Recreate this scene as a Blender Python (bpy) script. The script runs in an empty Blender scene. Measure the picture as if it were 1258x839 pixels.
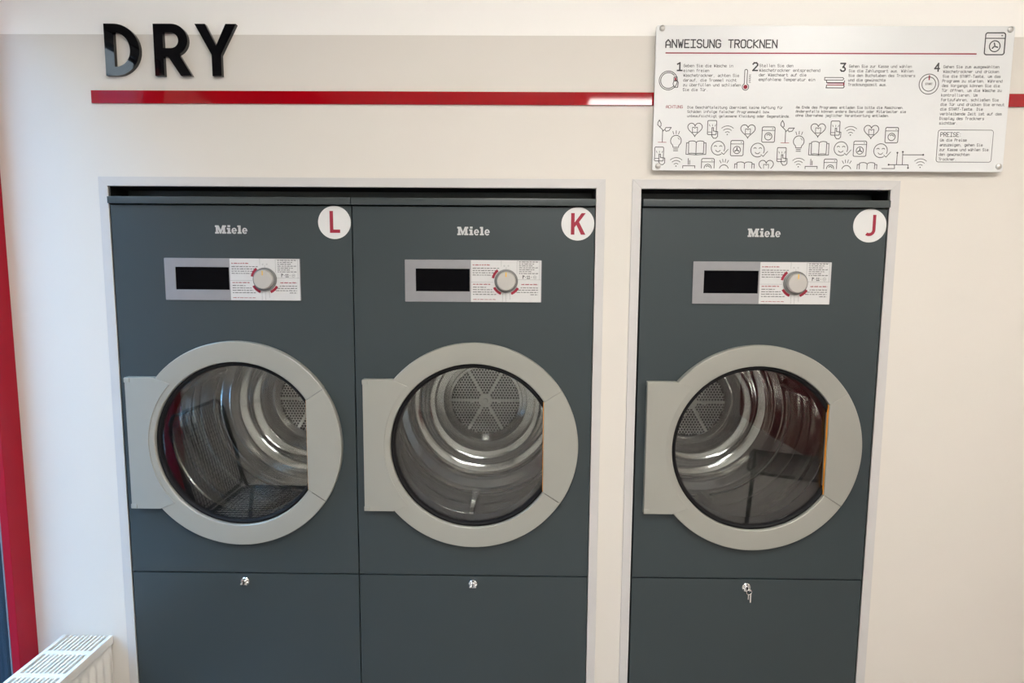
import bpy, bmesh, math, random
from mathutils import Vector, Matrix
random.seed(4)
PI = math.pi
S = bpy.context.scene
C = S.collection

# ------------------------------------------------------------------ camera
CAM = Vector((0.0, -1.8528, 1.2074))
PITCH, YAW, ROLL, FPX = 0.10873, -0.010346, 0.006875, 770.0
fw = Vector((math.sin(YAW)*math.cos(PITCH), math.cos(YAW)*math.cos(PITCH), -math.sin(PITCH)))
rt = Vector((math.cos(YAW), -math.sin(YAW), 0))
up = rt.cross(fw)
r2 = rt*math.cos(ROLL) + up*math.sin(ROLL)
u2 = -rt*math.sin(ROLL) + up*math.cos(ROLL)
cd = bpy.data.cameras.new('camera')
cam = bpy.data.objects.new('camera', cd)
C.objects.link(cam)
M = Matrix((r2, u2, -fw)).transposed().to_4x4()
M.translation = CAM
cam.matrix_world = M
cd.sensor_width = 36.0
cd.lens = FPX/1258.0*36.0
cd.clip_start = 0.02
S.camera = cam

# ------------------------------------------------------------------ world and exposure
wd = bpy.data.worlds.new('overcast_sky')
S.world = wd
wd.use_nodes = True
bg = wd.node_tree.nodes['Background']
bg.inputs[0].default_value = (0.25, 0.55, 1.0, 1)
bg.inputs[1].default_value = 8.0
sun = bpy.data.lights.new('sun', 'SUN')
sun.energy = 16.0
sun.color = (1.0, 0.95, 0.88)
sun.angle = 0.01
so = bpy.data.objects.new('sun', sun)
C.objects.link(so)
so.rotation_euler = Vector((-0.62, 0.25, -0.74)).to_track_quat('-Z', 'Y').to_euler()   # shines over the shop onto the added facade opposite
LAMP = 17.5
LAMP_COL = (1.0, 0.965, 0.915)
S.view_settings.view_transform = 'Standard'
S.view_settings.look = 'None'
S.view_settings.gamma = 1.0
S.view_settings.use_curve_mapping = False
S.view_settings.exposure = 0.66

# ------------------------------------------------------------------ materials
MATS = {}
def mat(name, col, rough=0.5, metal=0.0, var=0.04, scale=8.0, bump=0.0, spec=0.5, coat=0.0, emit=0.0, aniso=0.0):
    m = bpy.data.materials.new(name)
    m.use_nodes = True
    nt = m.node_tree
    b = nt.nodes['Principled BSDF']
    n = nt.nodes.new('ShaderNodeTexNoise')
    n.inputs['Scale'].default_value = scale
    n.inputs['Detail'].default_value = 4
    tc = nt.nodes.new('ShaderNodeTexCoord')
    nt.links.new(tc.outputs['Object'], n.inputs['Vector'])
    rp = nt.nodes.new('ShaderNodeValToRGB')
    rp.color_ramp.elements[0].position = 0.3
    rp.color_ramp.elements[1].position = 0.7
    rp.color_ramp.elements[0].color = (*[c*(1-var) for c in col], 1)
    rp.color_ramp.elements[1].color = (*[min(1, c*(1+var)) for c in col], 1)
    nt.links.new(n.outputs[0], rp.inputs[0])
    nt.links.new(rp.outputs[0], b.inputs['Base Color'])
    b.inputs['Roughness'].default_value = rough
    b.inputs['Metallic'].default_value = metal
    b.inputs['Specular IOR Level'].default_value = spec
    b.inputs['Coat Weight'].default_value = coat
    b.inputs['Coat Roughness'].default_value = 0.03
    b.inputs['Anisotropic'].default_value = aniso
    if emit:
        b.inputs['Emission Color'].default_value = (*LAMP_COL, 1)
        b.inputs['Emission Strength'].default_value = emit
    if bump:
        bn = nt.nodes.new('ShaderNodeBump')
        n2 = nt.nodes.new('ShaderNodeTexNoise')
        n2.inputs['Scale'].default_value = 260
        nt.links.new(tc.outputs['Object'], n2.inputs['Vector'])
        bn.inputs['Strength'].default_value = bump
        bn.inputs['Distance'].default_value = 0.002
        nt.links.new(n2.outputs[0], bn.inputs['Height'])
        nt.links.new(bn.outputs[0], b.inputs['Normal'])
    MATS[name] = m
    return m

def wall_paint(name, low, high, z):
    """two coats of paint meeting at height z"""
    m = mat(name, low, 0.62, var=0.012, scale=2.5, bump=0.05, spec=0.3)
    nt = m.node_tree
    b = nt.nodes['Principled BSDF']
    src = b.inputs['Base Color'].links[0].from_socket
    g = nt.nodes.new('ShaderNodeNewGeometry')
    sp = nt.nodes.new('ShaderNodeSeparateXYZ')
    nt.links.new(g.outputs['Position'], sp.inputs[0])
    gt = nt.nodes.new('ShaderNodeMath')
    gt.operation = 'GREATER_THAN'
    gt.inputs[1].default_value = z
    nt.links.new(sp.outputs['Z'], gt.inputs[0])
    mx = nt.nodes.new('ShaderNodeMix')
    mx.data_type = 'RGBA'
    nt.links.new(gt.outputs[0], mx.inputs['Factor'])
    nt.links.new(src, mx.inputs['A'])
    mx.inputs['B'].default_value = (*high, 1)
    nt.links.new(mx.outputs['Result'], b.inputs['Base Color'])
    return m

def glass_mat(name, tint=(0.88, 0.90, 0.90), ior=1.75):
    m = bpy.data.materials.new(name)
    m.use_nodes = True
    nt = m.node_tree
    nt.nodes.remove(nt.nodes['Principled BSDF'])
    out = nt.nodes['Material Output']
    t = nt.nodes.new('ShaderNodeBsdfTransparent')
    t.inputs[0].default_value = (*tint, 1)
    g = nt.nodes.new('ShaderNodeBsdfGlossy')
    g.inputs['Roughness'].default_value = 0.0
    lw = nt.nodes.new('ShaderNodeLayerWeight')      # Schlick reflectance, the same from both sides of the thin pane
    lw.inputs[0].default_value = 0.5
    pw = nt.nodes.new('ShaderNodeMath')
    pw.operation = 'POWER'
    pw.inputs[1].default_value = 5.0
    nt.links.new(lw.outputs['Facing'], pw.inputs[0])
    f = nt.nodes.new('ShaderNodeMath')
    f.operation = 'MULTIPLY_ADD'
    f.inputs[1].default_value = 0.955
    f.inputs[2].default_value = ((ior-1)/(ior+1))**2
    nt.links.new(pw.outputs[0], f.inputs[0])
    mx = nt.nodes.new('ShaderNodeMixShader')
    nt.links.new(f.outputs[0], mx.inputs[0])
    nt.links.new(t.outputs[0], mx.inputs[1])
    nt.links.new(g.outputs[0], mx.inputs[2])
    nt.links.new(mx.outputs[0], out.inputs['Surface'])
    return m

WALL = wall_paint('wall_paint', (0.70, 0.662, 0.605), (0.92, 0.90, 0.86), 1.874)
SIDE = mat('side_paint', (0.72, 0.70, 0.66), 0.6, bump=0.04)
BULK = wall_paint('shop_front_paint', (0.60, 0.58, 0.55), (0.03, 0.03, 0.033), 2.05)
REDWALL = wall_paint('red_dado_paint', (0.16, 0.012, 0.02), (0.70, 0.66, 0.61), 0.55)
CEIL = mat('ceiling_white', (0.82, 0.80, 0.76), 0.7)
FLOOR = mat('floor_vinyl', (0.42, 0.40, 0.38), 0.35, var=0.08, scale=14)
TRIM = mat('trim_paint', (0.575, 0.56, 0.545), 0.42, var=0.02)
DARK = mat('dryer_slate', (0.036, 0.050, 0.055), 0.38, var=0.03, scale=3, bump=0.03, spec=0.45)
LIDM = mat('dryer_lid_slate', (0.042, 0.054, 0.057), 0.32, var=0.03)
SILV = mat('door_silver', (0.365, 0.365, 0.325), 0.38, metal=0.25, var=0.02, bump=0.02)
BEZEL = mat('bezel_aluminium', (0.31, 0.31, 0.325), 0.36, metal=0.35, var=0.03, scale=30)
BLACK = mat('black_rubber', (0.006, 0.006, 0.007), 0.6, spec=0.2)
VOID = mat('black_void', (0.006, 0.006, 0.006), 0.8)
DISP = mat('display_black', (0.002, 0.002, 0.003), 0.06, spec=0.06)
STEEL = mat('drum_steel', (0.60, 0.585, 0.56), 0.12, metal=1.0, var=0.06, scale=5, aniso=0.0)
STEEL2 = mat('plate_steel', (0.60, 0.59, 0.57), 0.30, metal=1.0, var=0.05, scale=20)
CHROME = mat('chrome', (0.85, 0.85, 0.85), 0.12, metal=1.0)
ORANGE = mat('grip_orange', (0.95, 0.36, 0.01), 0.4)
GLASS = glass_mat('door_glass')
WGLASS = glass_mat('window_glass', (0.96, 0.98, 0.98), 1.5)
WHITE = mat('sticker_white', (0.68, 0.68, 0.67), 0.40, var=0.01)
STICK = mat('sticker_silver_white', (0.64, 0.635, 0.63), 0.30, var=0.02, scale=40)
BOARD = mat('board_white', (0.72, 0.73, 0.73), 0.30, var=0.01)
INK = mat('ink_grey', (0.055, 0.055, 0.06), 0.6)
INKM = mat('ink_mid_grey', (0.085, 0.085, 0.09), 0.6)
INKR = mat('ink_red', (0.31, 0.012, 0.036), 0.6)
LOGO = mat('logo_silver', (0.62, 0.63, 0.64), 0.3, metal=0.5)
ACRY = mat('black_acrylic', (0.004, 0.004, 0.005), 0.03, var=0.0, spec=0.5)
REDA = mat('red_acrylic', (0.34, 0.001, 0.006), 0.04, var=0.02, spec=0.5)
REDP = mat('red_powder_coat', (0.36, 0.003, 0.018), 0.4, var=0.02, spec=0.25)
KNOB = mat('knob_grey', (0.50, 0.48, 0.45), 0.35, metal=0.2)
KNOBS = mat('knob_side_grey', (0.20, 0.20, 0.195), 0.4, metal=0.3)
YELL = mat('knob_mark_yellow', (0.85, 0.50, 0.05), 0.4)
RADW = mat('radiator_enamel', (0.80, 0.765, 0.69), 0.35, var=0.015)
FRAMED = mat('window_profile_navy', (0.012, 0.022, 0.035), 0.3)
CHAIRM = mat('chair_black_wire', (0.05, 0.05, 0.055), 0.35, metal=0.6)
LEDF = mat('lamp_frame_white', (0.8, 0.8, 0.8), 0.5)
LED = mat('lamp_diffuser', (0.9, 0.9, 0.9), 0.5, emit=LAMP)
FACADE = wall_paint('facade_mirror_tones', (0.07, 0.06, 0.05), (0.46, 0.39, 0.31), 5.2)  # dark base and pale top, set for what the letters and stripe mirror
PAVE = mat('pavement_grey', (0.09, 0.085, 0.08), 0.8, var=0.15)

# ------------------------------------------------------------------ mesh helpers
def link(name, me, m, parent=None, loc=None):
    o = bpy.data.objects.new(name, me)
    C.objects.link(o)
    if m is not None and isinstance(me, bpy.types.Mesh) and not me.materials:
        me.materials.append(m)
    if parent: o.parent = parent
    if loc is not None: o.location = loc
    return o
def mesh_from(bm, name, smooth=None):
    me = bpy.data.meshes.new(name)
    bmesh.ops.recalc_face_normals(bm, faces=bm.faces)
    bm.to_mesh(me)
    bm.free()
    if smooth is not None:
        for p in me.polygons: p.use_smooth = True
        me.set_sharp_from_angle(angle=math.radians(smooth))
    return me
def add_box(bm, x0, x1, y0, y1, z0, z1, bev=0.0):
    b2 = bmesh.new()
    bmesh.ops.create_cube(b2, size=1)
    for v in b2.verts:
        v.co = Vector((x0+(v.co.x+.5)*(x1-x0), y0+(v.co.y+.5)*(y1-y0), z0+(v.co.z+.5)*(z1-z0)))
    if bev:
        bmesh.ops.bevel(b2, geom=b2.edges[:], offset=bev, segments=2, affect='EDGES', profile=0.7)
    join(bm, b2)
def join(bm, b2, mtx=None):
    vs = {}
    for v in b2.verts:
        vs[v] = bm.verts.new(mtx @ v.co if mtx else v.co)
    for f in b2.faces:
        try: bm.faces.new([vs[v] for v in f.verts])
        except ValueError: pass
    b2.free()
def box(name, x0, x1, y0, y1, z0, z1, m, parent=None, bev=0.0):
    bm = bmesh.new()
    add_box(bm, x0, x1, y0, y1, z0, z1, bev)
    return link(name, mesh_from(bm, name), m, parent)
def lathe_bm(bm, prof, n=96, a0=0.0, a1=2*PI, cx=0, cz=0, caps=False):
    full = abs(a1-a0-2*PI) < 1e-6
    cnt = n if full else n+1
    rings = []
    for i in range(cnt):
        a = a0+(a1-a0)*i/n
        rings.append([bm.verts.new((cx+r*math.cos(a), y, cz+r*math.sin(a))) for r, y in prof])
    for i in range(n):
        A, B = rings[i], rings[(i+1) % cnt]
        for j in range(len(prof)-1):
            bm.faces.new((A[j], A[j+1], B[j+1], B[j]))
    if caps and not full:
        bm.faces.new(rings[0])
        bm.faces.new(rings[-1][::-1])
def lathe(name, prof, m, parent=None, n=96, a0=0.0, a1=2*PI, cx=0, cz=0, smooth=35, caps=False):
    bm = bmesh.new()
    lathe_bm(bm, prof, n, a0, a1, cx, cz, caps)
    return link(name, mesh_from(bm, name, smooth), m, parent)
def disc_prof(r, y0, y1, bev=0.001):
    return [(0.0001, y0), (r-bev, y0), (r, y0+bev), (r, y1), (0.0001, y1)]
def shape_mesh(name, outlines, y_front, depth, bev=0.0, smooth=30):
    """filled 2-D outlines (x, z) with holes, extruded from y_front back by depth"""
    cu = bpy.data.curves.new(name, 'CURVE')
    cu.dimensions = '2D'
    cu.fill_mode = 'BOTH'
    cu.extrude = max(depth/2-bev, 0)
    cu.bevel_depth = bev
    cu.bevel_resolution = 1
    cu.offset = -bev
    for pts in outlines:
        s = cu.splines.new('POLY')
        s.points.add(len(pts)-1)
        for p, (x, z) in zip(s.points, pts): p.co = (x, z, 0, 1)
        s.use_cyclic_u = True
    ob = bpy.data.objects.new('tmp', cu)
    C.objects.link(ob)
    dg = bpy.context.evaluated_depsgraph_get()
    me = bpy.data.meshes.new_from_object(ob.evaluated_get(dg))
    bpy.data.objects.remove(ob)
    bpy.data.curves.remove(cu)
    me.name = name
    for v in me.vertices:
        x, y, z = v.co
        v.co = (x, y_front+depth/2-z, y)
    me.materials.clear()
    if smooth:
        for p in me.polygons: p.use_smooth = abs(p.normal.y) < 0.9
        me.set_sharp_from_angle(angle=math.radians(smooth))
    return me
def arc(cx, cz, r, a0, a1, n=24, rz=None):
    rz = r if rz is None else rz
    return [(cx+r*math.cos(math.radians(a0+(a1-a0)*i/n)), cz+rz*math.sin(math.radians(a0+(a1-a0)*i/n))) for i in range(n+1)]
def circ(cx, cz, r, n=48): return arc(cx, cz, r, 0, 360, n)[:-1]
def rrect(x0, z0, x1, z1, r, n=5):
    return (arc(x1-r, z1-r, r, 0, 90, n)+arc(x0+r, z1-r, r, 90, 180, n)
            + arc(x0+r, z0+r, r, 180, 270, n)+arc(x1-r, z0+r, r, 270, 360, n))
def tube(bm, pts, r, n=8, closed=False):
    pts = [Vector(p) for p in pts]
    rings = []
    N = len(pts)
    for i, p in enumerate(pts):
        a = pts[i-1] if (i > 0 or closed) else p
        b = pts[(i+1) % N] if (i < N-1 or closed) else p
        d = (b-a).normalized()
        h = Vector((0, 0, 1)) if abs(d.z) < 0.9 else Vector((1, 0, 0))
        s = d.cross(h).normalized()
        t = s.cross(d)
        rings.append([bm.verts.new(p+r*(s*math.cos(2*PI*k/n)+t*math.sin(2*PI*k/n))) for k in range(n)])
    for i in range(N if closed else N-1):
        A, B = rings[i], rings[(i+1) % N]
        for k in range(n):
            bm.faces.new((A[k], A[(k+1) % n], B[(k+1) % n], B[k]))
    if not closed:
        bm.faces.new(rings[0][::-1])
        bm.faces.new(rings[-1])
def thing(name, label, cat, loc=(0, 0, 0), group=None):
    o = bpy.data.objects.new(name, None)
    C.objects.link(o)
    o.location = loc
    o.empty_display_size = 0.1
    return tag(o, label, cat, group)
def tag(o, label, cat, group=None):
    o['label'] = label
    o['category'] = cat
    if group: o['group'] = group
    return o
def struct(o, label=None):
    o['kind'] = 'structure'
    if label: o['label'] = label
    return o

# flat print: strokes in the x-z plane
class Print:
    def __init__(self, zmin=None):
        self.bm = bmesh.new()
        self.zmin = zmin
    def seg(self, a, b, w):
        ax, az = a
        bx, bz = b
        if self.zmin is not None:
            if az < self.zmin and bz < self.zmin: return
            if (az < self.zmin) != (bz < self.zmin):
                t = (self.zmin-az)/(bz-az)
                c = (ax+(bx-ax)*t, self.zmin)
                if az < self.zmin: ax, az = c
                else: bx, bz = c
        d = Vector((bx-ax, bz-az))
        L = d.length
        d = Vector((1, 0)) if L < 1e-9 else d/L
        n = Vector((-d.y, d.x))*w/2
        e = d*w*0.45
        P = [(ax-e.x+n.x, az-e.y+n.y), (ax-e.x-n.x, az-e.y-n.y), (bx+e.x-n.x, bz+e.y-n.y), (bx+e.x+n.x, bz+e.y+n.y)]
        self.bm.faces.new([self.bm.verts.new((x, 0, z)) for x, z in P])
    def line(self, pts, w, closed=False):
        for i in range(len(pts)-1): self.seg(pts[i], pts[i+1], w)
        if closed: self.seg(pts[-1], pts[0], w)
    def poly(self, pts):
        self.bm.faces.new([self.bm.verts.new((x, 0, z)) for x, z in pts])
    def rect(self, x0, z0, x1, z1): self.poly([(x0, z0), (x1, z0), (x1, z1), (x0, z1)])
    def text(self, s, x, z, cap, width=None, w=None, adv=5.6):
        u = cap/6.0
        ux = u if width is None else width/(len(s)*adv-(adv-4))
        w = w or cap*0.15
        for ch in s:
            for st in FONT.get(ch, '').split('|'):
                if not st: continue
                pts = [(x+int(p[0])*ux, z+(int(p[1])-2)*u) for p in st.split()]
                if len(pts) == 1: self.seg(pts[0], pts[0], w)
                self.line(pts, w)
            if ch in 'äöü':
                for k in (1, 3): self.seg((x+k*ux, z+5.6*u), (x+k*ux, z+5.7*u), w)
            if ch in 'Ü':
                for k in (1, 3): self.seg((x+k*ux, z+7.2*u), (x+k*ux, z+7.3*u), w)
            x += adv*ux
    def build(self, name, m, parent, loc):
        me = bpy.data.meshes.new(name)
        self.bm.to_mesh(me)
        self.bm.free()
        return link(name, me, m, parent, loc)
FONT = {
 'A': '02 06 17 28 37 46 42|04 44', 'B': '02 08 38 47 46 35 05|35 44 43 32 02', 'C': '47 38 18 07 03 12 32 43', 'D': '02 08 28 46 44 22 02',
 'E': '48 08 02 42|05 35', 'F': '48 08 02|05 35', 'G': '47 38 18 07 03 12 32 43 45 25', 'H': '02 08|42 48|05 45', 'I': '08 48|28 22|02 42',
 'J': '48 43 32 12 03', 'K': '02 08|48 05 42', 'L': '08 02 42', 'M': '02 08 25 48 42', 'N': '02 08 42 48', 'O': '18 07 03 12 32 43 47 38 18',
 'P': '02 08 38 47 46 35 05', 'R': '02 08 38 47 46 35 05|25 42', 'S': '47 38 18 07 06 15 35 44 43 32 12 03', 'T': '08 48|28 22',
 'U': '08 03 12 32 43 48', 'V': '08 22 48', 'W': '08 12 26 32 48', 'Z': '08 48 02 42',
 'a': '16 36 45 42 12 03 14 44', 'b': '08 02 32 43 45 36 06', 'c': '46 16 05 03 12 42', 'd': '48 42 12 03 05 16 46', 'e': '04 44 45 36 16 05 03 12 42',
 'f': '38 28 17 12|06 36', 'g': '46 16 05 03 12 42|46 41 30 10', 'h': '08 02|06 36 45 42', 'i': '16 26 22|12 32|28', 'j': '26 36 31 20 10|38',
 'k': '08 02|36 04 42', 'l': '18 28 23 32', 'm': '02 06 36 45 42|26 22', 'n': '02 06 36 45 42', 'o': '16 05 03 12 32 43 45 36 16',
 'p': '00 06 36 45 43 32 02', 'r': '02 06|05 16 36', 's': '46 16 05 14 34 43 32 02', 't': '18 13 22 42|06 36', 'u': '06 03 12 42|46 42',
 'y': '06 03 12 42|46 41 30 10', 'v': '06 22 46', 'w': '06 12 25 32 46', 'z': '06 46 02 42', '\u00df': '02 07 18 28 37 26 35 44 43 32 22', '.': '12', ',': '12 11', '-': '14 34', ':': '13|16',
 '1': '07 28 22|02 42', '2': '07 18 38 47 46 02 42', '3': '08 48 25 35 44 43 32 12 03', '4': '32 38 04 44',
}
for a, b in (('ä', 'a'), ('ö', 'o'), ('ü', 'u'), ('Ü', 'U')): FONT[a] = FONT[b]

# ------------------------------------------------------------------ the room
XL, XR, YB, YS, ZF, ZC = -1.545, 2.30, -4.60, 1.30, -0.22, 2.56
OPEN1 = (-1.1995, 0.2215, 1.452)
OPEN2 = (0.3515, 1.0665, 1.452)
wall_me = shape_mesh('wall_back', [[(XL, ZF), (OPEN1[0], ZF), (OPEN1[0], OPEN1[2]), (OPEN1[1], OPEN1[2]), (OPEN1[1], ZF), (OPEN2[0], ZF), (OPEN2[0], OPEN2[2]),
                                   (OPEN2[1], OPEN2[2]), (OPEN2[1], ZF), (XR, ZF), (XR, ZC), (XL, ZC)]], 0.0, 0.10, smooth=None)
struct(link('wall_back', wall_me, WALL))
struct(box('floor', XL-0.12, XR+0.1, YB-0.1, YS+0.1, ZF-0.1, ZF, FLOOR))
struct(box('ceiling', XL-0.12, XR+0.1, YB-0.1, YS+0.1, ZC, ZC+0.1, CEIL))
struct(box('wall_right', XR, XR+0.1, YB, YS, ZF, ZC, REDWALL))
struct(box('wall_front', XL, XR, YB-0.1, YB, ZF, ZC, SIDE))
struct(box('wall_light_stop', XL, XR, YS, YS+0.1, ZF, ZC, VOID))  # unseen black wall added to keep sky light out behind the dryers
WZ0, WZ1, WY0, WY1 = -0.2, 2.10, -0.96, -0.004
wl = shape_mesh('wall_left', [[(YB, ZF), (YS, ZF), (YS, ZC), (YB, ZC)], [(WY0, WZ0), (WY0, WZ1), (WY1, WZ1), (WY1, WZ0)]], 0.0, 0.12, smooth=None)
for v in wl.vertices: v.co = (XL-0.12+v.co.y, v.co.x, v.co.z)
struct(link('wall_left', wl, BULK))
win = struct(box('window_1', XL-0.026, XL-0.020, WY0, -0.058, WZ0, WZ1, WGLASS))
for y in (-0.93,):
    box('window_mullion', XL-0.06, XL-0.005, y-0.03, y+0.03, WZ0, WZ1, REDP, win, 0.004)
box('window_frame', XL-0.06, XL-0.005, WY0, -.058, WZ0, WZ0+0.05, FRAMED, win, 0.004)
box('window_frame', XL-0.06, XL-0.005, WY0, -.058, WZ1-0.04, WZ1, FRAMED, win, 0.004)
g = struct(box('pavement', -14, XL-0.125, -48, 12, ZF-0.25, ZF-0.12, PAVE))

fc = struct(box('sky_block_facade', -9.5, -8.5, -46, 10, ZF-0.12, 7.4, FACADE))  # unseen building added to block low sky and be mirrored in the letters
for j in range(2):
    for i in range(9):
        box('facade_window', -8.52, -8.47, -15+i*2.7, -13.8+i*2.7, 0.9+j*2.8, 2.4+j*2.8, FRAMED, fc)
# red corner post of the shop front and its dark glazing profile
struct(box('trim_7', -1.5365, -1.5131, -0.075, -0.0005, ZF, ZC, REDP, bev=0.002), 'bright red window post in the left corner')
p8 = struct(box('trim_8', -1.5995, -1.537, -0.055, -0.0045, WZ0, WZ1, FRAMED, bev=0.002), 'dark navy glazing profile beside the red post')
box('glazing_bead', -1.556, -1.552, -0.058, -0.053, WZ0, WZ1, BEZEL, p8)

# mitred trim strips round the two openings
def trim_set(n, o):
    x0, x1, zt = o
    w = 0.0265
    parts = ([(x0-w, ZF), (x0, ZF), (x0, zt), (x0-w, zt+w)], [(x0-w, zt+w), (x0, zt), (x1, zt), (x1+w, zt+w)], [(x1, ZF), (x1+w, ZF), (x1+w, zt+w), (x1, zt)])
    for k, p in enumerate(parts):
        struct(link('trim_%d' % (n+k), shape_mesh('trim', [p], -0.004, 0.0095, bev=0.0008), TRIM))
    # dark filler board standing back above the dryer lids
    fb = struct(box('trim_%d' % (n+8), x0+0.0005, x1-0.0005, 0.09, 0.099, 1.422, zt+0.0, DARK))
    box('recess_dark_sheet', x0+0.0002, x0+0.0022, 0.007, 0.0895, 1.4225, zt-0.0002, BLACK, fb)  # black sheets added to keep the recess sides and soffit dark
    box('recess_dark_sheet', x1-0.0022, x1-0.0002, 0.007, 0.0895, 1.4225, zt-0.0002, BLACK, fb)
    box('recess_dark_sheet', x0+0.0024, x1-0.0024, 0.007, 0.0895, zt-0.0022, zt-0.0002, BLACK, fb)
trim_set(1, OPEN1)
trim_set(4, OPEN2)

# ------------------------------------------------------------------ ceiling lamps
def lamp(x, y, label):
    t = thing('ceiling_light', label, 'ceiling light', (x, y, ZC), 'square ceiling panels')
    bm = bmesh.new()
    for a in ((-.3, .3, -.3, -.285), (-.3, .3, .285, .3), (-.3, -.285, -.285, .285), (.285, .3, -.285, .285)):
        add_box(bm, a[0], a[1], a[2], a[3], -0.014, -0.0002)
    link('lamp_frame', mesh_from(bm, 'lamp_frame'), LEDF, t)
    box('diffuser', -.2845, .2845, -.2845, .2845, -0.010, -0.0005, LED, t)
lamp(0.825, -3.45, 'white square ceiling panel mirrored in the red stripe beside the board')
lamp(1.55, -1.75, 'added white square ceiling panel brightening the wall on the right, beyond the J dryer')  # extra panel, added to even out the lower right wall
lamp(0.10, -1.75, 'white square ceiling panel in front of the K dryer')
lamp(0.10, -2.60, 'white square ceiling panel mid room, behind the one facing the K dryer')

# ------------------------------------------------------------------ dryers
CZ = 0.688          # door axis
DZ = 0.683          # drum axis
def miele_shapes():
    """slab-serif word mark, letter by letter, unit: cap height 1"""
    sh = []
    x = 0.0
    # M
    sh += [[(0, 0), (.62, 0), (.62, .2), (.47, .2), (.47, .62), (.80, 0), (.95, 0), (1.28, .62), (1.28, .2), (1.14, .2), (1.14, 0), (1.82, 0), (1.82, .2), (1.66, .2), (1.66, .8),
            (1.82, .8), (1.82, 1), (1.25, 1), (.93, .42), (.60, 1), (0, 1), (0, .8), (.14, .8), (.14, .2), (0, .2)]]
    x = 1.98
    sh += [[(x, 0), (x+.66, 0), (x+.66, .18), (x+.52, .18), (x+.52, .7), (x, .7), (x, .52), (x+.14, .52), (x+.14, .18), (x, .18)],
           [(x+.12, .8), (x+.54, .8), (x+.54, 1.02), (x+.12, 1.02)]]
    def e(x):
        cx, cz = x+.42, .35
        o = arc(cx, cz, .42, 0, 318, 30, .37)
        # bowl with bar and open mouth
        o2 = [(cx+.42, cz-.06)] + arc(cx, cz, .42, 0, 320, 30, .37) + [(cx+.18, cz-.14)] + arc(cx, cz, .18, 310, 190, 10, .22) + [(cx-.17, cz-.06)]
        hole = arc(cx, cz+.06, .17, 0, 180, 12, .17)
        return [o2, hole]
    sh += e(x+.78)
    x = x+.78+.98
    sh += [[(x, 0), (x+.66, 0), (x+.66, .18), (x+.52, .18), (x+.52, 1), (x, 1), (x, .82), (x+.14, .82), (x+.14, .18), (x, .18)]]
    sh += e(x+.78)
    W = x+.78+.84
    k = 0.0945/W
    return [[(-0.047+px*k, 1.3165+pz*0.0240) for px, pz in s] for s in sh]

def letter_shapes(ch):
    """badge letters, centre origin, metres"""
    if ch == 'L':
        return [[(-.0135, .033), (-.0135, -.030), (.0165, -.030), (.0165, -.0205), (-.0035, -.0205), (-.0035, .033)]]
    if ch == 'K':
        return [[(-.020, .031), (-.020, -.031), (-.0095, -.031), (-.0095, -.010), (-.004, -.003), (.0095, -.031), (.0225, -.031), (.0035, .0055), (.0225, .031), (.0105, .031), (-.0095, .004), (-.0095, .031)]]
    o = [(.0075, .031), (.0165, .031), (.0165, -.012)] + arc(-.0015, -.012, .018, 0, -125, 12)[1:] + arc(-.0015, -.012, .0092, -125, 0, 10)
    return [o]

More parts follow.
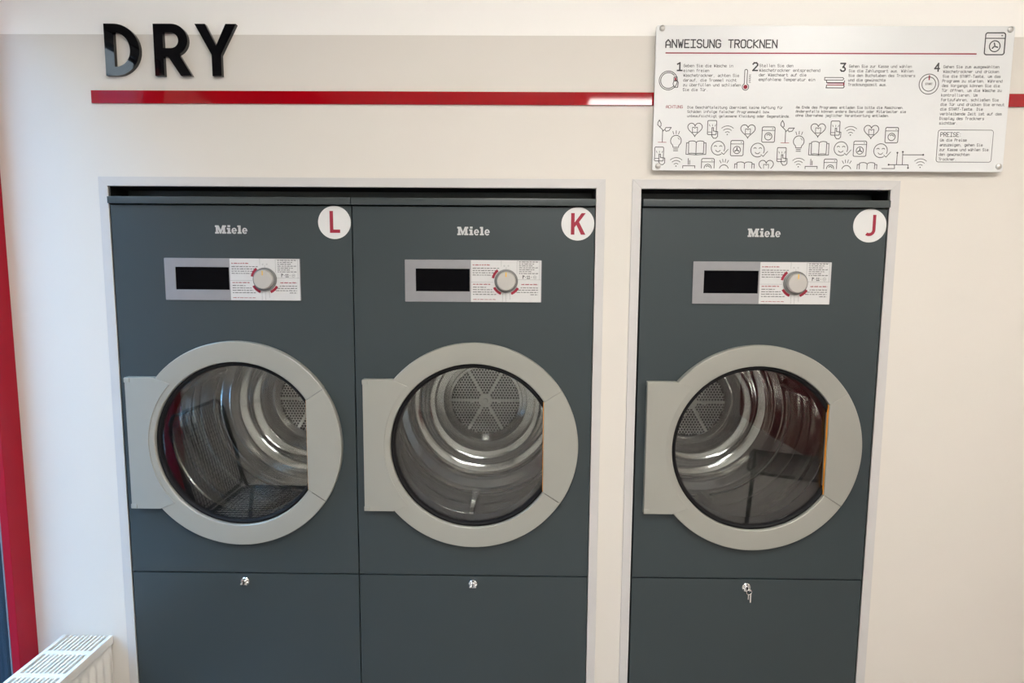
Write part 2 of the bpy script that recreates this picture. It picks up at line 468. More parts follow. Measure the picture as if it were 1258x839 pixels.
PROTO = {}
def dryer_parts():
    P = []
    def add(name, me, m, parent=None, kind=None):
        me.materials.append(m)
        P.append((name, me, parent, kind))
        return len(P)-1
    hw = 0.3535
    # cabinet shell: sides, back, top, bottom
    bm = bmesh.new()
    for a in ((-hw+.001, -hw+.004, .0205, .95, ZF+.002, 1.399), (hw-.004, hw-.001, .0205, .95, ZF+.002, 1.399), (-hw+.004, hw-.004, .946, .95, ZF+.002, 1.399),
              (-hw+.004, hw-.004, .0205, .946, 1.395, 1.399), (-hw+.004, hw-.004, .0205, .946, ZF+.002, ZF+.006)):
        add_box(bm, *a)
    add('cabinet', mesh_from(bm, 'cabinet'), DARK)
    add('fascia', shape_mesh('fascia', [[(-hw, .2755), (hw, .2755), (hw, 1.3985), (-hw, 1.3985)], circ(0.002, CZ, .262, 96)], 0.0, 0.02, bev=0.0012), DARK)
    low = add('lower_panel', shape_mesh('lower_panel', [[(-hw, ZF+.004), (hw, ZF+.004), (hw, .2715), (-hw, .2715)]], 0.0, 0.02, bev=0.0012), DARK)
    bm = bmesh.new()
    add_box(bm, -hw-.0005, hw+.0005, -.012, .088, 1.4015, 1.4215, .0015)
    add('lid', mesh_from(bm, 'lid', 35), LIDM)
    # lock in the lower panel
    bm = bmesh.new()
    lathe_bm(bm, disc_prof(.0135, -.006, .001, .002), 24, cx=-.001, cz=.2475)
    lathe_bm(bm, disc_prof(.008, -.011, -.006, .0015), 20, cx=-.001, cz=.2475)
    for k in range(3):
        a = PI/2+k*2*PI/3
        add_box(bm, -.001+.009*math.cos(a)-.003, -.001+.009*math.cos(a)+.003, -.014, -.006, .2475+.009*math.sin(a)-.003, .2475+.009*math.sin(a)+.003, .001)
    add('lock', mesh_from(bm, 'lock', 35), CHROME, low)
    bm = bmesh.new()
    add_box(bm, -.0022, .0002, -.0150, -.0112, .2435, .2515)
    add('keyhole', mesh_from(bm, 'keyhole'), BLACK, low)
    # word mark
    add('brand_lettering', shape_mesh('brand_lettering', miele_shapes(), -.0022, .002, smooth=None), LOGO)
    # ---- control panel
    cp = add('control_panel', shape_mesh('control_panel', [rrect(-.2015, 1.1215, .2005, 1.2450, .002), [(-.1695, 1.1525), (-.0105, 1.1525), (-.0105, 1.2190), (-.1695, 1.2190)]], -.004, .004, bev=.0006), BEZEL)
    bm = bmesh.new()
    add_box(bm, -.1693, -.0107, -.0022, -.0004, 1.1527, 1.2188)
    add('display', mesh_from(bm, 'display'), DISP, cp)
    add('instruction_sticker', shape_mesh('instruction_sticker', [rrect(-.0070, 1.1225, .1985, 1.2440, .001)], -.0046, .0005), STICK, cp)
    kx, kz = .0965, 1.1838
    add('knob', None or mesh_from(knob_bm(kx, kz), 'knob', 35), KNOB, cp)
    bm = bmesh.new()
    lathe_bm(bm, [(.0285, -.0050), (.0345, -.0052), (.0345, -.0100), (.0325, -.0108), (.0300, -.0110), (.0285, -.0105)], 48, cx=kx, cz=kz)
    add('knob_skirt', mesh_from(bm, 'knob_skirt', 35), KNOBS, cp)
    p = Print()
    p.rect(kx-.0015, kz+.012, kx+.0015, kz+.0255)
    for v in p.bm.verts: v.co.y = -.0252
    add('knob_mark', mesh_from(p.bm, 'knob_mark'), YELL, cp)
    # red arcs
    for a0, a1 in ((128, 168), (208, 248), (292, 330)):
        o = arc(kx, kz, .0435, a0, a1, 8)+arc(kx, kz, .0360, a1, a0, 8)
        add('dial_arc', shape_mesh('dial_arc', [o], -.0050, .0004, smooth=None), INKR, cp)
    red = Print()
    rnd = random.Random(7)
    ink = Print()
    def words(x0, x1, z, h, pr, ragged=0.0):
        x = x0
        end = x1-ragged*rnd.random()
        while x < end:
            w = rnd.uniform(.004, .012)
            w = min(w, end-x)
            # letter-like strokes: uprights along a middle bar
            pr.rect(x, z+h*.18, x+w, z+h*.62)
            xx = x
            while xx < x+w-.0006:
                pr.rect(xx, z, xx+.0007, z+h*rnd.choice((.8, .8, 1.1)))
                xx += .0016
            x += w+.0022
    words(-.002, .048, 1.2290, .0036, red)
    for k in range(4): words(-.002, (.076, .068, .062, .058)[k], 1.2195-k*.0066, .0030, ink, .004)
    words(-.001, .050, 1.1725, .0036, red)
    for k in range(4): words(-.001, (.040, .058, .062, .070)[k], 1.1640-k*.0070, .0030, ink, .004)
    words(-.001, .066, 1.1285, .0024, red)
    for k in range(7): words(.134, .190-(k % 3)*.008, 1.2385-k*.0056, .0028, ink, .004)
    # symbol row
    ink.rect(.1445, 1.1905, .1465, 1.2010)
    ink.line([(.1465, 1.2000), (.1500, 1.1985), (.1465, 1.1965)], .0016)
    ink.rect(.1525, 1.1945, .1545, 1.1962)
    ink.text('11', .1575, 1.1915, .0078, width=.0085, w=.0016)
    ink.rect(.1690, 1.1945, .1710, 1.1962)
    ink.line(arc(.1805, 1.1955, .0045, 0, 360, 12), .0006)
    ink.rect(.1780, 1.1950, .1830, 1.1960)
    words(.141, .190, 1.1725, .0038, red)
    for k in range(4): words((.139, .131, .127, .168)[k], .190, 1.1630-k*.0066, .0030, ink)
    # thin ruled lines
    for a, b in (((-.006, 1.1800), (.058, 1.1800)), ((.082, 1.2435), (.082, 1.2260)), ((.128, 1.2420), (.128, 1.2050)), ((.128, 1.1880), (.197, 1.1880)), ((.086, 1.1480), (.086, 1.1240)),
                 ((.096, 1.1480), (.096, 1.1240)), ((.108, 1.1480), (.108, 1.1300)), ((.128, 1.2420), (.194, 1.2420)), ((.194, 1.2420), (.194, 1.1880)), ((kx, 1.2185), (kx, 1.2245))):
        ink.line([a, b], .0005)
    for dx in (-.006, .006): ink.line(arc(kx+dx, 1.2280, .0016, 0, 360, 8), .0005)
    for v in ink.bm.verts: v.co.y = -.0049
    for v in red.bm.verts: v.co.y = -.0049
    add('sticker_print', mesh_from(ink.bm, 'sticker_print'), INK, cp, 'stuff')
    add('red_sticker_print', mesh_from(red.bm, 'red_sticker_print'), INKR, cp, 'stuff')
    # ---- door
    ca = math.degrees(math.asin(.138/.2505))
    prof = [(.2505, .004), (.2505, -.0160), (.2512, -.0195), (.2530, -.0215), (.2534, -.0216), (.3108, -.0222), (.3112, -.0222), (.3129, -.0208), (.3135, -.0185), (.3135, -.0005), (.3050, .004), (.2505, .004)]
    bm = bmesh.new()
    lathe_bm(bm, prof[:-1]+[prof[0]], 120, math.radians(ca+.12), math.radians(360-ca-.12), cx=.002, cz=CZ)
    door = add('door', mesh_from(bm, 'door', 35), SILV)
    sx = .002
    ch = [(sx+.209, CZ-.138), (sx+.3133*math.cos(math.radians(ca)), CZ-.3133*math.sin(math.radians(ca)))] + arc(sx, CZ, .3133, -ca, ca, 40)[1:] + [(sx+.209, CZ+.138)]
    add('handle_panel', shape_mesh('handle_panel', [ch], -.0222, .0225, bev=.0022), SILV, door)
    bm = bmesh.new()
    add_box(bm, sx+.2076, sx+.2088, -.0170, -.0100, CZ-.1375, CZ+.1375)
    add('grip_edge', mesh_from(bm, 'grip_edge'), ORANGE, door)
    # hinge plate
    ha = math.degrees(math.asin(.202/.3135))
    xo = math.sqrt(.3135**2-.202**2)
    hp = [(-.328, CZ+.203), (sx-xo-.004, CZ+.203), (sx-.268*math.cos(math.radians(ha+3)), CZ+.268*math.sin(math.radians(ha+3)))]
    hp += arc(sx, CZ, .268, 180-ha-3, 180+ha+3, 30)[1:]
    hp += [(sx-xo-.004, CZ-.201), (-.328, CZ-.201)]
    add('hinge_plate', shape_mesh('hinge_plate', [hp], -.0240, .0237, bev=.0010), SILV, door)
    for zz in (CZ+.203-.016, CZ-.201):
        bm = bmesh.new()
        add_box(bm, -.3290, -.3120, -.0262, -.002, zz+.001, zz+.015, .0012)
        add('hinge_cap', mesh_from(bm, 'hinge_cap', 35), SILV, door)
    bm = bmesh.new()
    lathe_bm(bm,
             [(.2503, .003), (.2503, -.010), (.2480, -.0130), (.2440, -.0135), (.2400, -.0110), (.2375, -.0060), (.2365, .050), (.2600, .050)], 96, cx=sx, cz=CZ)
    add('gasket', mesh_from(bm, 'gasket', 35), BLACK, door)
    bm = bmesh.new()
    lathe_bm(bm, [(.0001, -.0040), (.2370, -.0030), (.2370, .0010), (.0001, .0005)], 64, cx=sx, cz=CZ)
    add('door_glass', mesh_from(bm, 'door_glass', 35), GLASS, door)
    # ---- drum
    prof = [(.139, .704), (.1395, .690), (.150, .690), (.1535, .700), (.168, .700), (.172, .682), (.199, .680), (.2025, .668), (.206, .660), (.226, .657), (.240, .648), (.2445, .636), (.256, .628), (.278, .622), (.290, .608), (.294, .594), (.304, .584),
            (.325, .572), (.338, .558), (.346, .535), (.347, .475), (.341, .468), (.341, .446), (.347, .439), (.347, .392), (.3435, .388), (.3435, .380), (.347, .376), (.347, .335), (.341, .328), (.341, .306), (.347, .299), (.347, .255), (.3435, .251), (.3435, .243), (.347, .239), (.347, .200), (.341, .194), (.341, .172), (.347, .166), (.347, .130), (.338, .108), (.300, .090), (.262, .080), (.252, .062)]
    bm = bmesh.new()
    lathe_bm(bm, prof, 120, cx=0, cz=DZ)
    drum = add('drum', mesh_from(bm, 'drum', 32), STEEL)
    bm = bmesh.new()
    add_lift(bm)
    lm = mesh_from(bm, 'lifter', 40)
    for k, a in enumerate((-94, 26, 146)):
        me = lm if k == 0 else lm.copy()
        me.transform(Matrix.Translation((0, 0, DZ)) @ Matrix.Rotation(-math.radians(a+90 if k == 0 else 120), 4, 'Y') @ Matrix.Translation((0, 0, 0 if k == 0 else 0))) if k == 0 else None
        if k:
            me.transform(Matrix.Translation((0, 0, DZ)) @ Matrix.Rotation(-math.radians(120*k), 4, 'Y') @ Matrix.Translation((0, 0, -DZ)))
            me.materials.clear()
        add('lifter', me, STEEL, drum)
    # perforated rear plate: hexagonal cells with real holes
    bm = bmesh.new()
    pitch = .0122
    R, ri = pitch/math.sqrt(3), .0052
    for j in range(-18, 19):
        for i in range(-18, 19):
            x = (i+(j % 2)*.5)*pitch
            z = j*pitch*math.sqrt(3)/2
            if math.hypot(x, z) > .1375: continue
            o = [bm.verts.new((x+R*math.cos(PI/6+k*PI/3), .702, DZ+z+R*math.sin(PI/6+k*PI/3))) for k in range(6)]
            h = [bm.verts.new((x+ri*math.cos(PI/6+k*PI/3), .702, DZ+z+ri*math.sin(PI/6+k*PI/3))) for k in range(6)]
            for k in range(6): bm.faces.new((o[k], o[(k+1) % 6], h[(k+1) % 6], h[k]))
    add('perforated_plate', mesh_from(bm, 'perforated_plate'), STEEL2, drum, 'stuff')
    bm = bmesh.new()
    lathe_bm(bm, [(.0001, .73), (.16, .73), (.16, .7035)], 48, cz=DZ)
    add('rear_void', mesh_from(bm, 'rear_void'), VOID, drum)
    for k in range(6):
        bm = bmesh.new()
        b2 = bmesh.new()
        add_box(b2, .026, .1385, .694, .7015, -.0048, .0048, .0012)
        add_box(b2, .048, .064, .688, .6945, -.0085, .0085, .002)
        join(bm, b2, Matrix.Translation((0, 0, DZ)) @ Matrix.Rotation(k*PI/3, 4, 'Y'))
        add('spoke', mesh_from(bm, 'spoke', 35), STEEL2, drum)
    bm = bmesh.new()
    lathe_bm(bm, [(.0001, .690), (.008, .690), (.010, .694), (.028, .694), (.030, .7015)], 36, cz=DZ)
    for k in range(12):
        a = k*PI/6+.26
        lathe_bm(bm, disc_prof(.0028, .6905, .6942, .0006), 10, cx=.020*math.cos(a), cz=DZ+.020*math.sin(a))
    add('hub', mesh_from(bm, 'hub', 35), STEEL2, drum)
    return P
def knob_bm(kx, kz):
    bm = bmesh.new()
    lathe_bm(bm, [(.0285, -.0045), (.0285, -.0160), (.0275, -.0225), (.0255, -.0245), (.0001, -.0250)], 48, cx=kx, cz=kz)
    return bm
def add_lift(bm):
    """rib on the drum wall at the bottom (-z), running along y"""
    sec = [(-.034, -.347), (-.024, -.320), (-.014, -.284), (-.007, -.270), (.007, -.270), (.014, -.284), (.024, -.320), (.034, -.347)]
    rows = []
    for y, k in ((.125, .05), (.140, .75), (.16, 1), (.40, 1), (.43, .8), (.450, .05)):
        rows.append([bm.verts.new((x*(.6+.4*k), y, -.349+(z+.349)*k)) for x, z in sec])
    for A, B in zip(rows, rows[1:]):
        for i in range(len(sec)-1): bm.faces.new((A[i], A[i+1], B[i+1], B[i]))
PARTS = dryer_parts()
def dryer(cx, ch, label, key=False):
    t = thing('tumble_dryer', label, 'tumble dryer', (cx, 0, 0), 'tumble dryers set in the wall')
    objs = []
    for name, me, par, kind in PARTS:
        o = bpy.data.objects.new(name, me)
        C.objects.link(o)
        o.parent = t if par is None else objs[par]
        if kind: o['kind'] = kind
        objs.append(o)
    bx, bz = .304, 1.3508
    b = link('badge', shape_mesh('badge', [circ(bx, bz, .0478, 64)], -.0012, .0010, smooth=None), WHITE, t)
    b['label'] = 'round white badge with a red letter ' + ch
    link('badge_letter', shape_mesh('badge_letter', [[(bx+x, bz+z) for x, z in s] for s in letter_shapes(ch)], -.0018, .0005, smooth=None), INKR, b)
    if key:
        low = objs[2]
        bm = bmesh.new()
        tube(bm, [(.004+.008*math.cos(a*PI/8), -.0145, .238+.008*math.sin(a*PI/8)) for a in range(16)], .0011, 6, True)
        add_box(bm, .0065, .0105, -.0165, -.0150, .205, .233, .0004)
        add_box(bm, .0000, .0030, -.0165, -.0150, .215, .232, .0004)
        link('key', mesh_from(bm, 'key'), CHROME, low)
    return t
dryer(-0.8443, 'L', 'dark slate tumble dryer marked with a red L badge, beside the radiator')
dryer(-0.1340, 'K', 'dark slate tumble dryer marked with a red K badge, in the middle')
dryer(0.7107, 'J', 'dark slate tumble dryer marked J under the instruction board, key in its lock', True)

# ------------------------------------------------------------------ wall letters D R Y
FZ = lambda x, z: (x*.9935, 1.2074+(z-1.2074)*.9935)
zb, zt = 1.7610, 1.9030
hh = zt-zb
def ell(cx, cz, rx, rz, a0, a1, n=20): return arc(cx, cz, rx, a0, a1, n, rz)
xD = -1.1850
D_out = [(xD, zb), (xD, zt), (xD+.028, zt)] + ell(xD+.028, zb+hh/2, .0715, hh/2, 90, -90)[1:]
D_in = [(xD+.0265, zb+.0245), (xD+.0265, zt-.0245), (xD+.030, zt-.0245)] + ell(xD+.030, zb+hh/2, .0425, hh/2-.0245, 90, -90)[1:]
xR = -1.0440
bc = zt-.0435
R_out = ([(xR, zb), (xR, zt), (xR+.052, zt)] + ell(xR+.052, bc, .0450, .0435, 90, -65, 16)[1:]
         + [(xR+.1060, zb), (xR+.0740, zb), (xR+.0400, zb+.052), (xR+.0265, zb+.052), (xR+.0265, zb)])
R_in = [(xR+.0265, zt-.0235), (xR+.0265, zt-.066), (xR+.048, zt-.066)] + ell(xR+.048, zt-.0448, .0225, .0213, -90, 90, 12)[1:]
xY = -.9250
Y_out = [(xY, zt), (xY+.0300, zt), (xY+.0590, zb+.083), (xY+.0880, zt), (xY+.1180, zt), (xY+.0725, zb+.058), (xY+.0725, zb), (xY+.0455, zb), (xY+.0455, zb+.058)]
for nm, sh in (('D', [D_out, D_in]), ('R', [R_out, R_in]), ('Y', [Y_out])):
    sh = [[FZ(*p) for p in s] for s in sh]
    o = link('wall_letter', shape_mesh('wall_letter', sh, -.013, .0125, smooth=25), ACRY)
    tag(o, 'glossy black raised letter %s on the wall above the red stripe' % nm, 'letter', 'raised black letters of the word DRY')

# ------------------------------------------------------------------ red stripe
o = box('red_stripe', -1.2300, 2.20, -.0050, -.0003, 1.6840, 1.7195, REDA, bev=.0006)
tag(o, 'long glossy red stripe bar on the wall, passing behind the white board', 'wall stripe')

# ------------------------------------------------------------------ instruction board
BX, BZ, BY = .8722, 1.6982, -.0200
bd = thing('instruction_board', 'white drying instruction board with line icons, bolted above the J dryer', 'sign', (BX, BY, BZ))
link('board_panel', shape_mesh('board_panel', [rrect(-.4953, -.1972, .4953, .1972, .006)], 0.0, .005, bev=.0007), BOARD, bd)
for (x, z) in ((-.4790, .1890), (.4810, .1880), (-.4790, -.1850), (.4820, -.1820)):
    bm = bmesh.new()
    lathe_bm(bm, [(.0001, -.0070), (.0040, -.0068), (.0072, -.0045), (.0080, -.0004)], 24, cx=x, cz=z)
    lathe_bm(bm, [(.0060, .0052), (.0060, .0197)], 20, cx=x, cz=z)
    add_box(bm, x-.0045, x+.0045, -.0074, -.0066, z-.0007, z+.0007)
    link('bolt', mesh_from(bm, 'bolt', 35), STEEL2, bd)
loc = (0, -.0003, 0)
def block(name, lines, x, z, dz, chw, cap, m=None):
    p = Print()
    for i, s in enumerate(lines): p.text(s, x, z-i*dz, cap, width=len(s)*chw-.0012, w=.00108)
    return p.build(name, m or INKM, bd, loc)
p = Print()
p.text('ANWEISUNG TROCKNEN', -.4675, .1381, .0205, width=.3085, w=.0033)
p.build('title_text', INK, bd, loc)
p = Print()
p.rect(-.468, .1218, .3946, .1250)
p.build('title_rule', INKR, bd, loc)
for s, x, z in (('1', -.4330, .0764), ('2', -.2226, .0771), ('3', .0213, .0762), ('4', .2825, .0771)):
    p = Print()
    p.text(s, x, z, .0205, width=.0125, w=.0039)
    p.build('step_number', INK, bd, loc)
block('step_text', ['Geben Sie die Wäsche in', 'einen freien', 'Wäschetrockner, achten Sie', 'darauf, die Trommel nicht', 'zu überfüllen und schlie\u00dfen', 'Sie die Tür.'], -.4156, .0860, .01296, .0060, .0072)
block('step_text', ['Stellen Sie den', 'Wäschetrockner entsprechend', 'der Wäscheart auf die', 'empfohlene Temperatur ein'], -.2047, .0868, .0124, .0063, .0072)
block('step_text', ['Gehen Sie zur Kasse und wählen', 'Sie die Zahlungsart aus. Wählen', 'Sie den Buchstaben des Trockners', 'und die gewünschte', 'Trocknungszeit aus.'], .0449, .0860, .0123, .0058, .0070)
block('step_text', ['Gehen Sie zum ausgewählten', 'Wäschetrockner und drücken', 'Sie die START-Taste, um das', 'Programm zu starten. Während', 'des Vorgangs können Sie die', 'Tür öffnen, um die Wäsche zu', 'kontrollieren. Um',
      'fortzufahren, schlie\u00dfen Sie', 'die Tür und drücken Sie erneut', 'die START-Taste. Die', 'verbleibende Zeit ist auf dem', 'Display des Trockners', 'sichtbar.'], .3065, .0855, .01268, .00595, .0070)
block('notice_text', ['Die Geschäftsleitung übernimmt keine Haftung für', 'Schäden infolge falscher Programmwahl bzw.', 'unbeaufsichtigt gelassene Kleidung oder Gegenstände.'], -.4008, -.0262, .0118, .0056, .0064)
block('notice_text', ['Am Ende des Programms entladen Sie bitte die Maschinen.', 'Anderenfalls können andere Benutzer oder Mitarbeiter sie', 'ohne Übernahme jeglicher Verantwortung entladen.'], -.0963, -.0250, .0110, .0055, .0064)
block('notice_heading', ['ACHTUNG'], -.4614, -.0258, .01, .0068, .0076, INKR)
block('price_text', ['Um die Preise', 'anzuzeigen, gehen Sie', 'zur Kasse und wählen Sie', 'den gewünschten', 'Trockner.'], .3130, -.1130, .0131, .00575, .0070)
p = Print()
p.text('PREISE:', .3130, -.1001, .0112, width=.060, w=.0015)
p.line(rrect(.3055, -.170, .460, -.082, .007), .0014, True)
p.build('price_box', INK, bd, loc)

W1 = .0020
def icon(name, fn, *a, ink=None, zmin=-.190):
    p = Print(zmin)
    fn(p, *a)
    return p.build(name, ink or INK, bd, loc)
def i_heart(p, x, z):
    pts = []
    for i in range(40):
        t = 2*PI*i/40
        pts.append((x+.0205*math.sin(t)**3, z+.00128*(13*math.cos(t)-5*math.cos(2*t)-2*math.cos(3*t)-math.cos(4*t))+.001))
    p.line(pts, W1, True)
    p.line([(x-.0070, z+.005), (x-.0030, z+.005), (x, z+.0025), (x+.0030, z+.005), (x+.0070, z+.005), (x+.0070, z-.009), (x-.0070, z-.009)], W1*.85, True)
def i_phone(p, x, z):
    p.line(rrect(x-.0135, z-.019, x+.0115, z+.0195, .003, 3), W1, True)
    p.line([(x-.0135, z-.012), (x-.002, z-.012)], W1*.8)
    for dx in (-.005, 0, .005): p.seg((x+dx*1.4, z+.004), (x+dx*1.8, z+.0085), W1*.7)
    p.line([(x-.001, z), (x-.001, z-.022), (x+.004, z-.029), (x+.011, z-.029), (x+.0155, z-.024), (x+.0155, z-.011), (x+.003, z-.009), (x+.003, z)], W1, True)
def i_wifi(p, x, z):
    for r in (.0085, .0165, .0245): p.line(arc(x, z-.013, r, 48, 132, 10), W1*.8)
    p.line(arc(x, z-.012, .0009, 0, 360, 6), W1*.8)
def i_washer(p, x, z, fan=False):
    p.line(rrect(x-.018, z-.021, x+.018, z+.021, .004, 3), W1, True)
    p.line([(x-.018, z+.0115), (x+.018, z+.0115)], W1*.8)
    p.seg((x+.011, z+.016), (x+.012, z+.016), W1)
    p.line(arc(x, z-.005, .0100, 0, 360, 20), W1)
    if fan:
        for k in range(3):
            a = math.radians(90+120*k)
            p.seg((x+.0018*math.cos(a), z-.005+.0018*math.sin(a)), (x+.0060*math.cos(a), z-.005+.0060*math.sin(a)), W1*1.5)
    else:
        p.line(arc(x, z-.005, .0055, 20, 140, 8), W1)
def i_book(p, x, z):
    for s in (-1, 1):
        p.line([(x, z-.017)] + [(x+s*a, z+b) for a, b in ((.004, -.0155), (.012, -.0150), (.021, -.0155), (.0215, .0170), (.017, .0185), (.010, .0190), (.004, .0180), (0, .0150))], W1)
        p.line([(x+s*.0225, z+.0135), (x+s*.0275, z+.0135), (x+s*.0280, z-.0180), (x, z-.0195)], W1)
    p.line([(x, z+.015), (x, z-.018)], W1)
def i_smile(p, x, z):
    p.line(arc(x, z, .0190, -25, 300, 30), W1)
    for s in (-1, 1): p.line(arc(x+s*.0075, z+.0025, .0040, 30, 150, 6), W1*.9)
    p.line(arc(x, z-.003, .0070, 205, 335, 8), W1*.9)
    p.line([(x+.0100, z-.0125), (x+.0165, z-.0175), (x+.0285, z-.0035)], W1*.9)
def i_bulb(p, x, z):
    p.line([(x-.0075, z-.018), (x-.009, z-.012)] + arc(x, z, .0150, 215, -35, 24) + [(x+.009, z-.012), (x+.0075, z-.018)], W1, True)
    for k in (0, 1): p.seg((x-.006, z-.0225-k*.0048), (x+.006, z-.0225-k*.0048), W1)
    p.line(arc(x, z, .0100, 20, 60, 4), W1*.7)
    for a in (70, 90, 110): p.seg((x+.0195*math.cos(math.radians(a)), z+.0195*math.sin(math.radians(a))), (x+.0275*math.cos(math.radians(a)), z+.0275*math.sin(math.radians(a))), W1*.9)
def i_plant(p, x, z):
    p.line([(x, z-.030), (x, z+.004), (x-.0085, z+.012)], W1)
    p.line([(x-.0085, z+.012), (x-.0145, z+.018), (x-.0140, z+.024), (x-.0100, z+.031), (x-.0050, z+.022), (x-.0050, z+.015)], W1, True)
    p.line([(x, z), (x+.006, z+.005)], W1)
    p.line([(x+.006, z+.005), (x+.009, z+.010), (x+.024, z+.0105), (x+.018, z+.002), (x+.010, z)], W1, True)
def i_pot(p, x, z):
    p.line([(x-.018, z-.006), (x-.018, z), (x+.016, z), (x+.016, z-.006)], W1)
    for dx, h in ((-.003, .020), (.001, .015)): p.seg((x+dx, z+.004), (x+dx, z+h), W1)
def i_sun(p, x, z):
    p.line(arc(x, z-.012, .013, 0, 180, 14), W1)
    for a in (60, 80, 100, 120): p.seg((x+.017*math.cos(math.radians(a)), z-.008+.017*math.sin(math.radians(a))), (x+.025*math.cos(math.radians(a)), z-.008+.025*math.sin(math.radians(a))), W1*.9)
OFF = .3465
for k in (0, 1):
    d = k*OFF
    icon('plant_icon', i_plant, -.4690+d, -.0890)
    pr = Print()
    pr.rect(-.4815+d, -.1200, -.4575+d, -.1186)
    pr.build('plant_ground_line', INKR, bd, loc)
    icon('bulb_icon', i_bulb, -.4305+d, -.1150)
    icon('heart_icon', i_heart, -.3779+d, -.0827)
    icon('phone_icon', i_phone, -.3290+d, -.0785)
    icon('wireless_icon', i_wifi, -.2864+d, -.0850)
    icon('heart_icon', i_heart, -.2285+d, -.0865)
    icon('washer_icon', i_washer, -.1705+d, -.0968)
    icon('book_icon', i_book, -.3727+d, -.1340)
    icon('face_icon', i_smile, -.3107+d, -.1345)
    icon('washer_icon', i_washer, -.2572+d, -.1345, True)
    icon('face_icon', i_smile, -.1988+d, -.1396)
    icon('phone_icon', i_phone, -.4760+d, -.1520)
    icon('wireless_icon', i_wifi, -.4280+d, -.1730)
    icon('pot_icon', i_pot, -.3906+d, -.1840)
    icon('washer_icon', i_washer, -.3378+d, -.1845)
    icon('sun_icon', i_sun, -.2920+d, -.1820)
    icon('book_icon', i_book, -.2341+d, -.1915)
    if k == 0: icon('heart_icon', i_heart, -.1726+d, -.1840)
icon('wireless_icon', i_wifi, .2622, -.1730)
def i_circuit(p):
    p.line([(.1548, -.1888), (.1904, -.1888), (.1896, -.1781)], W1)
    p.line([(.1732, -.1781), (.2279, -.1781), (.2283, -.1876)], W1)
    p.line([(.1955, -.1459), (.1951, -.1781)], W1)
    p.line([(.2105, -.1432), (.2115, -.1781)], W1)
    p.line([(.2106, -.1506), (.2684, -.1504)], W1)
    for x, z in ((.1732, -.1781), (.2283, -.1870), (.1955, -.1450), (.2105, -.1425), (.2684, -.1504)): p.poly(circ(x, z, .0026, 10))
icon('circuit_icon', i_circuit)
def i_bigwasher(p):
    p.line(rrect(.4155, .1215, .4700, .1795, .006, 4), .0030, True)
    p.line([(.4155, .1650), (.4700, .1650)], .0026)
    p.seg((.4600, .1722), (.4615, .1722), .0028)
    p.line(arc(.4428, .1440, .0145, 0, 360, 28), .0028)
    for k in range(3):
        a = math.radians(90+120*k)
        p.line([(.4428+.002*math.cos(a), .1440+.002*math.sin(a)), (.4428+.0085*math.cos(a+.2), .1440+.0085*math.sin(a+.2))], .0034)
icon('dryer_icon', i_bigwasher)
def i_door(p):
    p.line(arc(-.4576, .0493, .0254, 0, 360, 40), W1)
    p.line(arc(-.4576, .0493, .0212, 40, 320, 32), W1)
    p.line(rrect(-.4420, .0480, -.4330, .0590, .002, 3), W1, True)
    p.line([(-.4420, .0480), (-.4440, .0400), (-.4400, .0310), (-.4310, .0310), (-.4295, .0440), (-.4330, .0500)], W1, True)
icon('drum_door_icon', i_door)
icon('drum_door_mark', lambda p: p.rect(-.4400, .0500, -.4350, .0570), ink=INKR)
def i_therm(p):
    p.line([(-.2450, .0405), (-.2450, .0760)] + arc(-.2412, .0760, .0038, 180, 0, 8) + [(-.2374, .0405)] + arc(-.2412, .0327, .0088, 60, -240, 20), .0019)
    for k in range(7): p.seg((-.2320, .0450+k*.0034), (-.2275-(k % 2)*.001, .0450+k*.0034), .0013)
icon('thermometer_icon', i_therm)
icon('thermometer_bulb', lambda p: p.poly(circ(-.2412, .0327, .0058, 18)), ink=INKR)
def i_towel(p):
    p.line([(.0290, .0590), (-.0215, .0590), (-.0215, .0520), (.0290, .0520)], W1*.9)
    p.line([(.0290, .0590), (.0320, .0555), (.0290, .0520)], W1*.9)
    p.line([(-.0165, .0520), (-.0150, .0450), (.0330, .0450), (.0345, .0500)], W1*1.1)
    p.line([(-.0150, .0385), (-.0160, .0310), (.0320, .0310), (.0345, .0350), (.0320, .0385)], W1*1.1)
icon('towel_icon', i_towel)
def i_towel_red(p):
    p.rect(-.0135, .0425, .0345, .0450)
    p.rect(-.0135, .0375, .0345, .0398)
    p.rect(.0310, .0375, .0345, .0450)
icon('towel_stripe', i_towel_red, ink=INKR)
def i_start(p):
    p.line(arc(.2691, .0421, .0270, 0, 360, 40), W1)
    p.line(arc(.2691, .0421, .0190, 0, 360, 32), W1)
    p.text('START', .2595, .0400, .0052, width=.0195, w=.0010)
icon('start_button_icon', i_start)
icon('start_button_mark', lambda p: p.rect(.2675, .0530, .2710, .0660), ink=INKR)

# ------------------------------------------------------------------ radiator along the window
rx0, rx1, rz0, rz1, ry0, ry1 = -1.4240, -1.2670, -.16, .0680, -2.30, -.0060
rad = thing('radiator', 'cream white panel radiator with slotted top grille by the red post', 'radiator', (rx0, ry1, ZF))
def rb(name, x0, x1, y0, y1, z0, z1, bev=0.0, m=RADW):
    o = box(name, x0-rx0, x1-rx0, y0-ry1, y1-ry1, z0-ZF, z1-ZF, m, rad, bev)
    return o
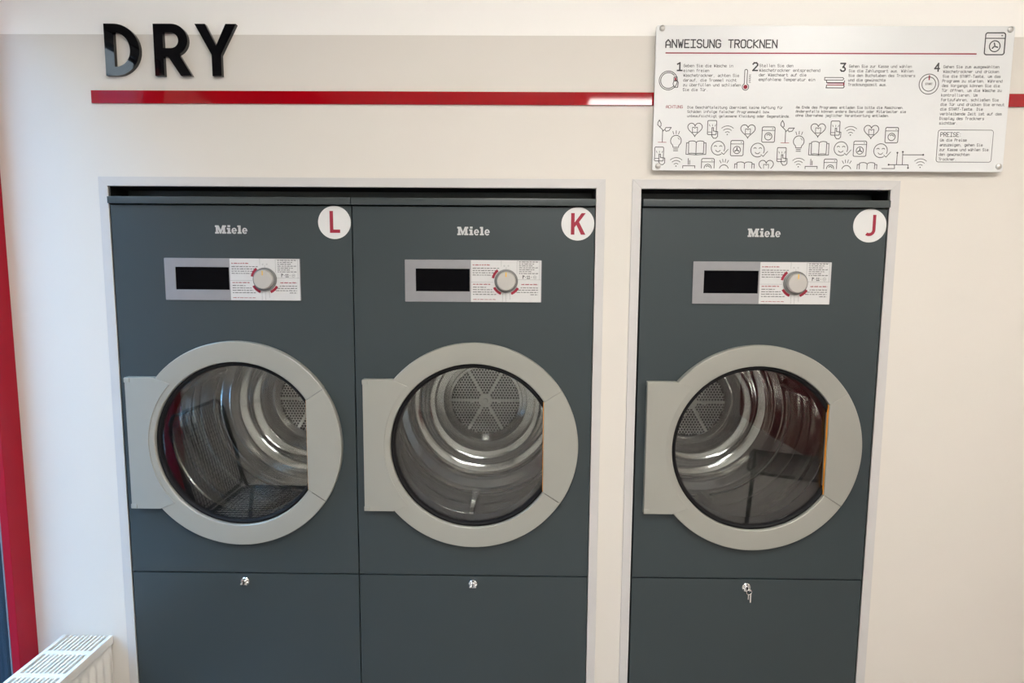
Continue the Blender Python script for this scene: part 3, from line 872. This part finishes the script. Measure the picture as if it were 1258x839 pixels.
# corrugated front and rear panels
def corr(name, x, sgn):
    bm = bmesh.new()
    prof = []
    y = ry0+.02
    while y < ry1-.01:
        prof += [(y, 0), (y+.008, 0), (y+.013, .006), (y+.025, .006), (y+.030, 0)]
        y += .0333
    prof.append((ry1-.004, 0))
    zs = ((rz0, 0), (rz0+.03, 0), (rz0+.045, 1), (rz1-.06, 1), (rz1-.045, 0), (rz1-.002, 0))
    rows = [[bm.verts.new((x-rx0+sgn*(-.006+d*k), yy-ry1, z-ZF)) for yy, d in prof] for z, k in zs]
    for A, B in zip(rows, rows[1:]):
        for i in range(len(prof)-1): bm.faces.new((A[i], A[i+1], B[i+1], B[i]))
    me = mesh_from(bm, name, 50)
    return link(name, me, RADW, rad)
corr('front_panel', rx1-.001, 1)
corr('rear_panel', rx0+.001, -1)
rb('end_cover', rx0+.004, rx1-.008, ry1-.004, ry1, rz0+.01, rz1-.008)
rb('end_cover', rx0+.004, rx1-.008, ry0, ry0+.004, rz0+.01, rz1-.008)
rb('side_rail', rx1-.0125, rx1, ry0, ry1-.002, rz1-.028, rz1, .003)
rb('side_rail', rx0, rx0+.0125, ry0, ry1-.002, rz1-.028, rz1, .003)
gx0, gx1 = rx0+.0125, rx1-.0125
ng = 9
slat = box('top_slat', -.0029, .0029, ry0+.004-ry1, -.004, rz1-.010-ZF, rz1-.001-ZF, RADW, rad, .0012)
for k in range(1, ng+1):
    x = gx0+(gx1-gx0)*k/(ng+1)-rx0
    o = slat if k == 1 else slat.copy()
    if k > 1:
        C.objects.link(o)
        o.parent = rad
    o.location.x = x
cb = box('cross_bar', gx0-rx0, gx1-rx0, -.009, .009, rz1-.012-ZF, rz1-.0005-ZF, RADW, rad, .0012)
yy = ry1-.012
first = True
yy = -.100
while yy > ry0:
    o = cb if first else cb.copy()
    if not first:
        C.objects.link(o)
        o.parent = rad
    first = False
    o.location.y = yy-ry1
    yy -= .108
rb('slot_shade_block', rx0+.03, rx1-.03, ry0+.02, ry1-.02, rz0+.005, rz1-.045, 0, VOID)  # black block stands in for shade between the slats; real inside is enamel
for yy in (-.25, -2.0):
    rb('foot', rx0+.05, rx1-.05, yy-.015, yy+.015, ZF, rz0+.006)

# ------------------------------------------------------------------ wire chairs (seen mirrored in the door glass)
def chair(loc, rz, label):
    t = thing('wire_chair', label, 'chair', loc, 'wire mesh chairs')
    t.rotation_euler.z = rz
    def wire_panel(name, fn, w, h, nu, nv):
        bm = bmesh.new()
        rr = rrect(-w/2, 0, w/2, h, .06, 6)
        tube(bm, [fn(u, v) for u, v in rr], .008, 8, True)
        def inside(u, v):
            cu = max(abs(u)-(w/2-.06), 0)
            cv = max(abs(v-h/2)-(h/2-.06), 0)
            return math.hypot(cu, cv) <= .0605
        for i in range(1, nu):
            u = -w/2+w*i/nu
            vs = [v for v in [h*k/60 for k in range(61)] if inside(u, v)]
            tube(bm, [fn(u, vs[0]), fn(u, (vs[0]+vs[-1])/2), fn(u, vs[-1])], .0016, 4)
        for j in range(1, nv):
            v = h*j/nv
            us = [u for u in [-w/2+w*k/60 for k in range(61)] if inside(u, v)]
            tube(bm, [fn(us[0], v), fn((us[0]+us[-1])/2, v), fn(us[-1], v)], .0016, 4)
        link(name, mesh_from(bm, name, 60), CHAIRM, t)
    wire_panel('seat', lambda u, v: (u, .20-v, .45+.02*math.cos(u*6)-.02), .44, .42, 22, 21)
    wire_panel('backrest', lambda u, v: (u, -.23-.10*v/.42-.0, .46+v), .44, .40, 22, 20)
    for sx in (-1, 1):
        for y0, y1 in ((.17, .20), (-.18, -.24)):
            bm = bmesh.new()
            tube(bm, [(sx*.19, y0, .43), (sx*.205, y1, .003)], .010, 8)
            link('leg', mesh_from(bm, 'leg', 60), CHAIRM, t)
    for sx in (-1, 1):
        bm = bmesh.new()
        tube(bm, [(sx*.20, -.20, .43), (sx*.21, -.235, .50), (sx*.215, -.26, .60)], .009, 8)
        link('back_support', mesh_from(bm, 'back_support', 60), CHAIRM, t)
chair((-1.03, -.72, ZF), -PI/2, 'black wire mesh chair by the radiator, mirrored in the L dryer door')
chair((1.42, -1.35, ZF), PI*.62, 'black wire mesh chair by the red dado, mirrored in the J dryer door')
